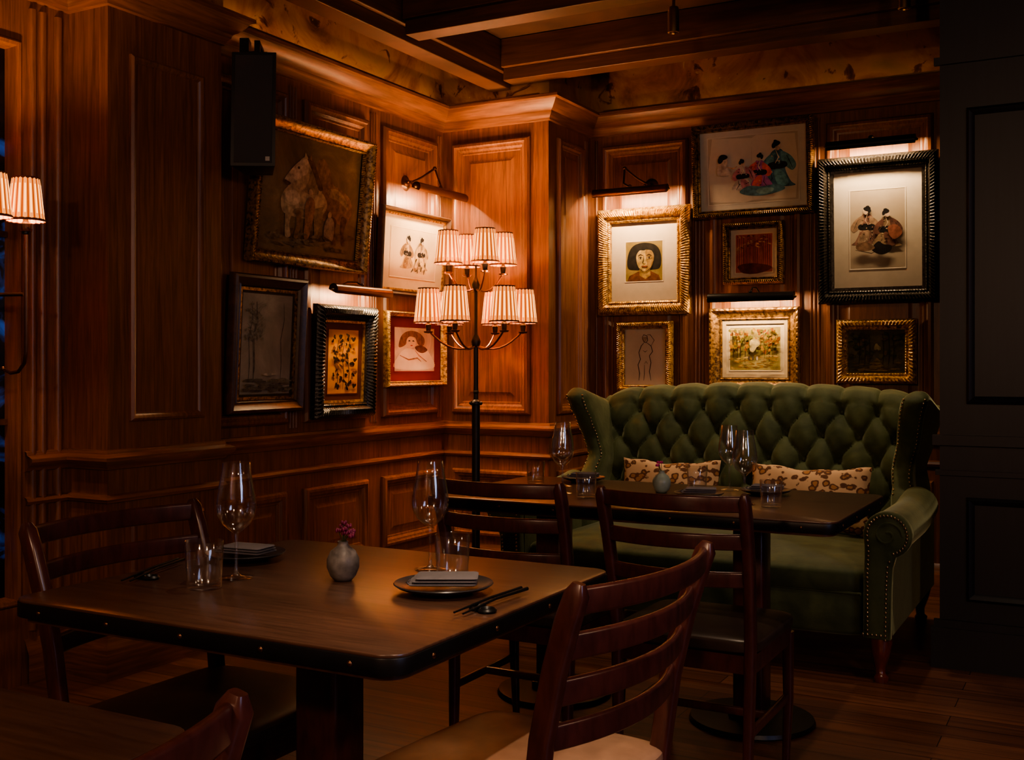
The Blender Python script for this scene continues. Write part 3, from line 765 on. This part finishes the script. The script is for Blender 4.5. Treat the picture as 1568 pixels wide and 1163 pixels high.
mb = MB()
mb.box(.0, .03, -.05, .05, -.09, .09, BRONZE)
bl = []
for dy in (.075, -.055):
    pts = [(.03, 0, .0), (.10, dy*.3, .02), (.26, dy, .02)]
    mb.sweep(pts, circ(.007,8), BRONZE)
    hk = [(.27, dy, .26), (.27, dy, -.18), (.262, dy, -.22), (.23, dy, -.25), (.19, dy, -.255), (.15, dy, -.24)]
    mb.sweep(hk, circ(.0065,8), BRONZE, (0,1,0)); mb.sphere((.15,dy,-.24), .010, BRONZE)
    mb.lathe([(0,0),(.02,.003),(.022,.012),(.007,.014)], BRONZE, Matrix.Translation((.27,dy,.235)), 16)
    shade(mb, (.27, dy, .275), .062, .044, .15)
    bl.append((.27, dy, .37))
sc = mb.obj('wall_sconce', T(XR, 2.475, 1.43))
for i, b in enumerate(bl): light('POINT', 'bulb_%d' % (i+1), Matrix.Translation(b), 24, WARM, sc, shadow_soft_size=.018)

# ------------------------------------------------------------ speaker
mb = MB()
def trap(w1, w2, d): return [(-w1/2,-d/2),(w1/2,-d/2),(w2/2,d/2),(-w2/2,d/2)]
mb.prism(trap(.185,.12,.16), -.245, .245, BLACK, None, .006)
mb.box(-.078, .078, -.0835, -.081, -.23, .23, plain('speaker_grille', (.012,.012,.014), .6))
mb.box(.052, .07, -.0845, -.083, -.222, -.204, plain('badge', (.4,.4,.42), .3, 1))
mb.box(-.05, .05, -.05, .05, .25, .256, IRON); mb.box(-.012, .012, -.012, .012, .25, .32, IRON)
mb.box(-.05, .05, .082, .09, -.15, .30, IRON)
mb.box(-.012, .012, -.012, .09, .30, .315, IRON)
mb.sweep([(.0,.09,.30),(-.08,.11,.30)], circ(.012,8), IRON)
mb.box(-.09, -.05, .07, .13, .24, .36, IRON)
mb.obj('wall_speaker', Matrix.Translation((-3.205, 3.60, 2.275)) @ Matrix.Rotation(math.radians(32), 4, 'Z') @ Matrix.Rotation(math.radians(-4), 4, 'X'))

# ------------------------------------------------------------ tables
def table(name, cx, cy, w, d, bases, top=.75):
    mb = MB()
    mb.prism(rrect(w-.004, d-.004, .045, 6), top-.006, top, WTAB, None, .002)
    mb.prism(rrect(w, d, .047, 6), top-.034, top-.0055, IRON, None, .002)
    mb.prism(rrect(w-.03, d-.03, .04, 4), top-.045, top-.0335, WFR)
    for s_ in (-1, 1):
        n = max(2, round(w/.2))
        for i in range(n):
            mb.sphere(((i+.5)/n*w-w/2, s_*(d/2), top-.02), .005, BRONZE, 8, 6, (1,.6,1))
        n = max(2, round(d/.2))
        for i in range(n):
            mb.sphere((s_*(w/2), (i+.5)/n*d-d/2, top-.02), .005, BRONZE, 8, 6, (.6,1,1))
    for bx, by in bases:
        M = Matrix.Translation((bx, by, 0))
        mb.lathe([(0,0),(.205,0),(.21,.006),(.205,.018),(.05,.024),(0,.024)], IRON, M, 40)
        mb.prism(rrect(.105, .105, .012, 3), .02, top-.05, WCH, M, .002)
        mb.prism(rrect(.13, .13, .012, 3), .022, .05, IRON, M, .004)
        mb.box(-.16, .16, -.03, .03, top-.075, top-.043, IRON, M); mb.box(-.03, .03, -.16, .16, top-.075, top-.043, IRON, M)
    return mb.obj(name, T(cx, cy, 0))
table('dining_table', -1.422, 1.82, .915, .84, [(0,0)])
table('dining_table', -1.395, 3.60, 1.41, .79, [(-.40,0.02),(.33,0.05)])
table('dining_table', -1.43, .60, .89, .82, [(0,0)])

# ------------------------------------------------------------ chairs
def chair(loc, rot, zs=(.832,.755,.678,.601), seat=LEATHER, ws=1.0):
    mb = MB()
    pz = [0,.22,.44,.60,.72,.80,.845,.862]; py = [-.215,-.205,-.20,-.222,-.25,-.275,-.292,-.296]; px = [ws*q for q in [.205,.208,.212,.216,.22,.222,.223,.223]]
    def ip(z, arr):
        for i in range(len(pz)-1):
            if pz[i] <= z <= pz[i+1]:
                t = (z-pz[i])/(pz[i+1]-pz[i]); return arr[i]*(1-t)+arr[i+1]*t
        return arr[-1]
    sec = rrect(.030, .040, .009, 3); hx = .212*ws
    for s_ in (-1, 1):
        mb.sweep([(s_*px[i], py[i], pz[i]) for i in range(8)], sec, WCH, (0,1,0), [.72,.9,1,1,1,1.02,.95,.5])
        fx = s_*hx
        mb.sweep([(fx*.96,.195,0),(fx,.195,.2),(fx,.19,.40)], rrect(.034,.034,.010,3), WCH, (0,1,0), [.62,.85,1])
        mb.sweep([(s_*(hx-.004),-.20,.20),(s_*(hx-.004),.19,.20)], rrect(.016,.026,.005,2), WCH)
        mb.box(fx-.010, fx+.010, -.20, .19, .365, .415, WCH)
    mb.sweep([(-hx,-.01,.20),(hx,-.01,.20)], rrect(.016,.024,.005,2), WCH)
    mb.box(-hx, hx, -.212, -.192, .365, .415, WCH); mb.box(-hx, hx, .180, .200, .365, .415, WCH)
    for z in zs:
        x0 = ip(z, px); y0 = ip(z, py); pts = []
        for i in range(17):
            x = -x0 + 2*x0*i/16; pts.append((x, y0 - .052*(1-(x/x0)**2), z))
        mb.sweep(pts, rrect(.014, .044, .006, 3), WCH, (0,0,1))
    mb.superell((0,-.0,.437), (.475*ws,.445,.052), .45, .25, seat, M=None, dome=.35)
    return mb.obj('dining_chair', T(loc[0], loc[1], 0, rot))
chair((-.998, 1.82), pi/2-.093, seat=LEATHL, ws=1.09)
chair((-1.755, 1.82), -pi/2, ws=1.09)
ZS3 = (.835,.73,.625)
chair((-1.61, 3.145), 0, ZS3, ws=.95)
chair((-1.05, 3.12), 0, ZS3, ws=.92)
chair((-1.09, .64), pi/2)

# ------------------------------------------------------------ wingback sofa
sofa = bpy.data.objects.new('wingback_sofa', None); S.collection.objects.link(sofa); sofa.location = (-1.56, 4.30, 0)
prof = [(.97,.34),(.985,.50),(1.015,.70),(1.05,.88),(1.075,.98),(1.10,1.03),(1.14,1.06),(1.19,1.065),(1.235,1.04),(1.255,.98),(1.26,.8),(1.26,.20)]
LT = sum(math.dist(prof[i], prof[i-1]) for i in range(1, len(prof)))
def prof_at(d):
    acc = 0
    for i in range(1, len(prof)):
        a, b = prof[i-1], prof[i]; l = math.dist(a, b)
        if d <= acc+l+1e-9:
            k = (d-acc)/l; return a[0]*(1-k)+b[0]*k, a[1]*(1-k)+b[1]*k, ((b[1]-a[1])/l, -(b[0]-a[0])/l)
        acc += l
    return prof[-1][0], prof[-1][1], (-1, 0)
HW = .79; ta, tb = .172, .23
def topshape(x, z): return (.026*math.cos(pi*x/1.3) - .035*max(0, (abs(x)-.60)/.19)**2)*max(0, min(1, (z-.5)/.5))
mb = MB(); NX, NT = 260, 130; vs = []
for j in range(NT+1):
    d = LT*((j/NT)*.66/.85 if j/NT < .85 else .66 + (j/NT-.85)*.34/.15)
    y, z, nn = prof_at(d)
    for i in range(NX+1):
        x = -HW + 2*HW*i/NX
        wx = .006*math.sin(23*x+9*d) + .004*math.sin(51*x-17*d)
        p = (x+wx)/ta + (d-.06)/tb; q = (x+wx)/ta - (d-.06)/tb
        fade = 1 - min(1, max(0, (d-.635)/.07))
        sp, sq = abs(math.sin(pi*p)), abs(math.sin(pi*q))
        pil = (sp*sq)**.36
        row = round((d-.06)/(tb/2)); bx = (round(x/ta - (.5 if row % 2 else 0)) + (.5 if row % 2 else 0))*ta
        db = math.hypot(x-bx, d-.06-row*tb/2); pit = math.exp(-(db/.024)**2)
        pl = abs(math.sin(pi*(x/ta-.5)))**.4
        endf = max(0, min(1, (.86-d)/.14))
        amp = .048*(fade*pil + (1-fade)*pl*endf) - .024*pit*fade + .002*math.sin(70*x+40*d)*pil
        if d > .68: amp = amp*.6 + .048*.4*endf
        yy = y - .05*(abs(x)/HW)**4*max(0, min(1, (1.0-d)/.3))
        vs.append((x, yy - amp*nn[0], z - amp*nn[1] + topshape(x, z)))
fs = []
for j in range(NT):
    for i in range(NX):
        a = j*(NX+1)+i; fs.append((a, a+1, a+NX+2, a+NX+1))
mb.add(vs, fs, VELVET)
for r_ in range(0, 6):
    d0 = .06 + r_*tb/2
    for k in range(-6, 7):
        x = (k + (.5 if r_ % 2 else 0))*ta
        if abs(x) < .72:
            y, z, nn = prof_at(d0)
            mb.sphere((x, y - .05*(abs(x)/HW)**4 + .013, z + topshape(x, z)), .013, VELVET, 10, 6, (1,.7,1))
mb.obj('back', None, ang=80, parent=sofa)
def wing(sg):
    mb = MB()
    zs = [.22+i*(1.04-.22)/26 for i in range(27)] + [1.055,1.07,1.08,1.087,1.09]
    def yf(z):
        pts = [(.2,.62),(.55,.62),(.62,.67),(.68,.75),(.76,.80),(.84,.79),(.92,.745),(1.0,.70),(1.04,.69),(1.09,.73)]
        for i in range(len(pts)-1):
            if pts[i][0] <= z <= pts[i+1][0]:
                k = (z-pts[i][0])/(pts[i+1][0]-pts[i][0]); k = k*k*(3-2*k); return pts[i][1]*(1-k)+pts[i+1][1]*k
        return .74
    def drop(y, z): return .075*max(0, min(1, (y-.78)/.34))*max(0, (z-.6)/.49)
    n = 10; vs = []; NS = None
    for z in zs:
        fl = max(0, (z-.72)/.37); xo = .765 + .060*fl**2 - .02*math.exp(-((z-.74)/.08)**2)
        th = .046 + .014*fl
        e = 1.0
        if z > 1.04: e = math.sqrt(max(0.02, 1-((z-1.04)/.051)**2))
        th2 = th*e; y0 = yf(z) + (1-e)*.03
        sec = []
        for k in range(8): sec.append((-th2, 1.245 - (1.245-y0-th2)*k/8))
        for k in range(n+1):
            a = pi*k/n; sec.append((-th2*math.cos(a), y0+th2 - th2*math.sin(a)))
        for k in range(1, 9): sec.append((th2, y0+th2 + (1.245-y0-th2)*k/8))
        NS = len(sec)
        for x, y in sec:
            vs.append((sg*(xo + x), y, z - drop(y, z)))
    fs = []
    for r in range(len(zs)-1):
        for i in range(NS):
            j = (i+1) % NS; f = (r*NS+i, r*NS+j, (r+1)*NS+j, (r+1)*NS+i)
            fs.append(f if sg > 0 else tuple(reversed(f)))
    fs.append(tuple((len(zs)-1)*NS+i for i in range(NS)))
    mb.add(vs, fs, VELVET)
    z = .64
    while z < 1.06:
        fl = max(0, (z-.72)/.37); xo = .765+.060*fl**2 - .02*math.exp(-((z-.74)/.08)**2); th = .046+.014*fl
        for s2 in (-.75, .75):
            mb.sphere((sg*(xo)+s2*th, yf(z)+th-th*math.sqrt(1-s2*s2)-.001, z), .0052, NAIL, 8, 5)
        z += .0165
    mb.obj('wing', None, ang=60, parent=sofa)
wing(1); wing(-1)
def arm(sg):
    mb = MB(); R = .082
    cx, cz = .825, .565
    pts = []
    for k in range(15):
        y = .03 + k*.72/14; pts.append((sg*cx, y, cz + .03*(max(0, (k-8)/6))**2))
    mb.sweep(pts, circ(R, 28), VELVET, (0,0,1))
    mb.box(*sorted((sg*.735, sg*.83)), .03, 1.20, .17, .60, VELVET)
    out = []
    for k in range(25):
        a = math.radians(-70 + 255*k/24); out.append((cx + (R+.006)*math.cos(a), cz + (R+.006)*math.sin(a)))
    out += [(.742,.50),(.738,.40),(.738,.17),(.835,.17),(.838,.36),(.842,.44)]
    M = Matrix(((sg,0,0,0),(0,0,1,-.012),(0,1,0,0),(0,0,0,1)))
    mb.prism(out, 0, .05, VELVET, M, .010, 3)
    ins = .016
    per = []
    for i in range(len(out)):
        a = Vector(out[i]); b = Vector(out[(i+1) % len(out)]); L = (b-a).length; n = max(1, int(L/.016))
        d = (b-a).normalized(); nr = Vector((-d.y, d.x))
        for k in range(n): per.append(a + (b-a)*k/n + nr*ins)
    for p in per: mb.sphere((sg*p.x, -.0135, p.y), .0052, NAIL, 8, 5)
    sp = [(sg*(cx + (.055-.045*t/24)*math.cos(t/24*2.6*pi)), -.013, cz + (.055-.045*t/24)*math.sin(t/24*2.6*pi)) for t in range(25)]
    mb.sweep(sp, circ(.004, 6), VELVET, (0,1,0))
    mb.obj('arm', None, ang=50, parent=sofa)
arm(1); arm(-1)
mb = MB()
mb.superell((0,.50,.25), (1.50,.94,.20), .18, .12, VELVET, 64, 20)
mb.box(-.74, .74, .10, 1.2, .17, .32, VELVET)
mb.obj('seat_base', None, ang=60, parent=sofa)
mb = MB(); mb.superell((0,.50,.365), (1.475,.95,.13), .35, .12, VELVET, 80, 24, dome=.25)
mb.sweep([(-.72,.035,.325),(.72,.035,.325)], circ(.006,8), VELVET)
mb.obj('seat_cushion', None, ang=60, parent=sofa)
for i, (x, y) in enumerate(((.79,.05),(-.79,.05),(.77,1.17),(-.77,1.17))):
    mb = MB(); sg = 1 if x > 0 else -1; f = -1 if y < .5 else 1
    mb.sweep([(0,0,.19),(sg*.006,f*.012,.15),(sg*.004,f*.018,.11),(0,f*.006,.06),(sg*.002,f*.006,.03),(sg*.004,f*.010,.018),(sg*.004,f*.010,0)], circ(.034,16), WLEG, (0,1,0), [1.25,1.25,1.0,.62,.55,.85,.75])
    mb.obj('leg_%d' % (i+1), Matrix.Translation((x, y, 0)), ang=60, parent=sofa)

def pillow(loc, w, h, t, rz, tilt):
    mb = MB(); n = 36; vs = []; fs = []
    for side in (1, -1):
        o = len(vs)
        for j in range(n+1):
            for i in range(n+1):
                u = -1+2*i/n; v = -1+2*j/n
                k = ((1-u*u)*(1-v*v))
                th = t/2*(max(0, k)**.42)*(1+.06*math.sin(5*u+3*v))
                sag = -.012*math.exp(-(u/.5)**2)*(v > 0)*v + .004*math.sin(9*u)*v
                vs.append((u*w/2*(1-.04*(1-abs(v)**2)), side*-th, v*h/2*(1-.08*(1-abs(u)**2)) + sag))
        for j in range(n):
            for i in range(n):
                a = o+j*(n+1)+i; f = (a, a+1, a+n+2, a+n+1); fs.append(f if side > 0 else tuple(reversed(f)))
    mb.add(vs, fs, LEOP)
    mb.obj('leopard_print_cushion', Matrix.Translation(loc) @ Matrix.Rotation(rz, 4, 'Z') @ Matrix.Rotation(tilt, 4, 'X'), ang=80)
pillow((-1.90, 5.105, .590), .50, .31, .13, math.radians(2), math.radians(-10))
pillow((-1.22, 5.095, .590), .56, .31, .13, math.radians(-3), math.radians(-10))

# ------------------------------------------------------------ tableware
ZT = .7505
def wine(x, y, h=.24):
    k = h/.24; mb = MB()
    out = [(0,0),(.034,0),(.035,.0015),(.030,.003),(.010,.006),(.0045,.012),(.0035,.03),(.0035,.085),(.0055,.093),(.014,.100),(.028,.112),(.038,.130),(.041,.148),(.040,.165),(.036,.190),(.031,.215),(.0285,.24)]
    inn = [(.0275,.2405),(.030,.215),(.035,.190),(.039,.165),(.040,.148),(.037,.131),(.027,.1135),(.013,.1025),(0,.099)]
    mb.lathe([(r*k, z*k) for r, z in out+inn], GLASS, None, 40)
    mb.obj('wine_glass', T(x, y, ZT), ang=60)
def tumbler(x, y, h=.092, r=.038):
    mb = MB()
    mb.lathe([(0,0),(r*.84,0),(r*.88,.002),(r,h),(r-.001,h+.001),(r-.002,h),(r*.88-.001,.012),(r*.8,.010),(0,.010)], GLASS, None, 40)
    mb.obj('water_tumbler', T(x, y, ZT), ang=60)
def plate(x, y, r, nap, rot=0):
    mb = MB()
    mb.lathe([(0,0),(r*.55,0),(r*.6,.003),(r*.93,.012),(r,.017),(r*.985,.019),(r*.9,.015),(r*.62,.006),(0,.005)], CER, None, 48)
    mb.obj('side_plate', T(x, y, ZT), ang=60)
    if nap:
        mb = MB(); w = r*1.35; d = r*.85
        for k in range(3):
            mb.superell((0.004*k, -.003*k, .0045+k*.0062), (w-.006*k, d-.004*k, .0070), .6, .12, LINEN, 40, 8)
        mb.sweep([(-w/2+.004,-d/2+.01,.014),(-w/2-.003,-d/2+.01,.009),(-w/2+.004,-d/2+.01,.004)], circ(.003,6), LINEN)
        mb.obj('folded_napkin', T(x, y, ZT+.0155, rot), ang=60)
def sticks(x, y, rot):
    mb = MB()
    for dx in (-.007, .007):
        mb.sweep([(dx*1.4,-.115,.006),(dx,.0,.012),(dx,.115,.011)], circ(.0032,8), IRON, (0,0,1), [.6,.9,1.2])
    mb.lathe([(.010,.004),(.012,.0005),(.016,.0),(.018,.004),(.014,.008),(.010,.004)], IRON, T(0,-.05,0), 20)
    mb.lathe([(.010,.004),(.012,.0005),(.016,.0),(.018,.004),(.014,.008),(.010,.004)], IRON, T(.026,-.06,0), 20)
    mb.obj('chopsticks', T(x, y, ZT, rot), ang=60)
def vase(x, y, mat, fm, s=1, n=9):
    mb = MB()
    mb.lathe([(0,0),(.018,0),(.027,.010),(.034,.028),(.034,.045),(.026,.062),(.013,.072),(.010,.078),(.012,.082),(.009,.082),(.008,.074),(0,.07)], mat, Matrix.Scale(s, 4), 36)
    for i in range(n):
        a = random.random()*6.28; r = random.uniform(.004,.026); z = random.uniform(.092,.118)*s
        p = (r*math.cos(a), r*math.sin(a), z)
        mb.sweep([(0,0,.07*s),(p[0]*.4,p[1]*.4,.09*s),p], circ(.0010,5), STEM)
        for k in range(5):
            b = k*2*pi/5+i
            mb.sphere((p[0]+.004*math.cos(b), p[1]+.004*math.sin(b), p[2]+.002*(k % 2)), .0030, fm, 7, 5, (1,1,1.4))
    mb.obj('bud_vase', T(x, y, ZT), ang=60)
wine(-1.627, 1.764, .245); tumbler(-1.612, 1.655, .095, .039)
plate(-1.765, 1.945, .092, True, .1)
sticks(-1.82, 1.72, .30)
vase(-1.415, 1.855, CERG, FLOWR, 1, 12)
wine(-1.319, 2.043, .240); tumbler(-1.232, 1.995, .09, .038)
plate(-1.168, 1.858, .10, True, .5)
sticks(-1.022, 1.80, -.05)
wine(-1.70, 3.49, .24); wine(-1.80, 3.70, .24); tumbler(-1.93, 3.73, .085, .036); tumbler(-1.575, 3.42, .085, .036)
plate(-1.80, 3.885, .085, True, .2)
vase(-1.40, 3.68, CERL, FLOWP, .95, 4)
tumbler(-1.31, 3.80); plate(-1.235, 3.60, .085, True, .3)
wine(-1.212, 3.87, .235); wine(-1.045, 3.50, .24); tumbler(-.95, 3.47, .085, .036); plate(-1.06, 3.80, .088, True, .1)

# ------------------------------------------------------------ ceiling spotlights and added fill pendants
def spot(x, y, target, e, ang=70, col=WARM2, blend=.9):
    mb = MB()
    mb.lathe([(0,0),(.03,0),(.03,-.008),(.008,-.012),(.008,-.18),(.022,-.185),(.026,-.20),(.026,-.30),(.020,-.302),(.018,-.29),(0,-.288)], BRASS, None, 24)
    o = mb.obj('ceiling_spotlight', T(x, y, ZC))
    d = Vector(target)-Vector((x, y, ZC-.30))
    light('SPOT', 'beam', aim((0,0,-.31), d), e, col, o, spot_size=math.radians(ang), spot_blend=blend, shadow_soft_size=.03)
spot(-.77, 4.90, (-1.2, 5.2, .6), 38, 75)
spot(-1.75, 4.75, (-1.75, 5.2, .6), 38, 75)
spot(-1.35, 2.30, (-1.25, 1.9, .75), 42, 50)
spot(-1.25, 3.90, (-1.4, 3.6, .75), 30, 65)
spot(-.55, 1.20, (-.98, 1.75, .46), 85, 40)
spot(-.30, 3.40, (-.4, 3.6, 0), 26, 60)
def fill_pendant(x, y, z, e):  # unseen lamp with glowing globe, added out of view for general warm fill
    mb = MB()
    mb.lathe([(0,0),(.05,0),(.05,-.015),(.004,-.02),(.004,z-ZC+.16),(.02,z-ZC+.15),(.02,z-ZC+.11),(0,z-ZC+.105)], BRASS, None, 20)
    mb.sphere((0,0,z-ZC), .11, emis('fill_globe', (1,.55,.25), 4), 28, 16)
    o = mb.obj('fill_pendant_lamp', T(x, y, ZC))
    light('POINT', 'bulb', Matrix.Translation((0,0,z-ZC-.22)), e, (1,.64,.40), o, shadow_soft_size=.08)
fill_pendant(-.9, -.9, 2.25, 56); fill_pendant(.9, .2, 2.25, 44); fill_pendant(1.5, 2.4, 2.25, 12)

# ------------------------------------------------------------ world & camera
W = bpy.data.worlds.new('world'); S.world = W; W.use_nodes = True
W.node_tree.nodes['Background'].inputs[0].default_value = (.35,.4,.6,1)
W.node_tree.nodes['Background'].inputs[1].default_value = .05
cam = bpy.data.cameras.new('camera'); co = bpy.data.objects.new('camera', cam); S.collection.objects.link(co)
cam.sensor_width = 36; cam.lens = 38.6; cam.shift_y = -.0137; cam.clip_start = .02
co.location = (0, 0, 1.2)
co.rotation_euler = (pi/2, 0, math.atan2(.4785, .878))
S.camera = co
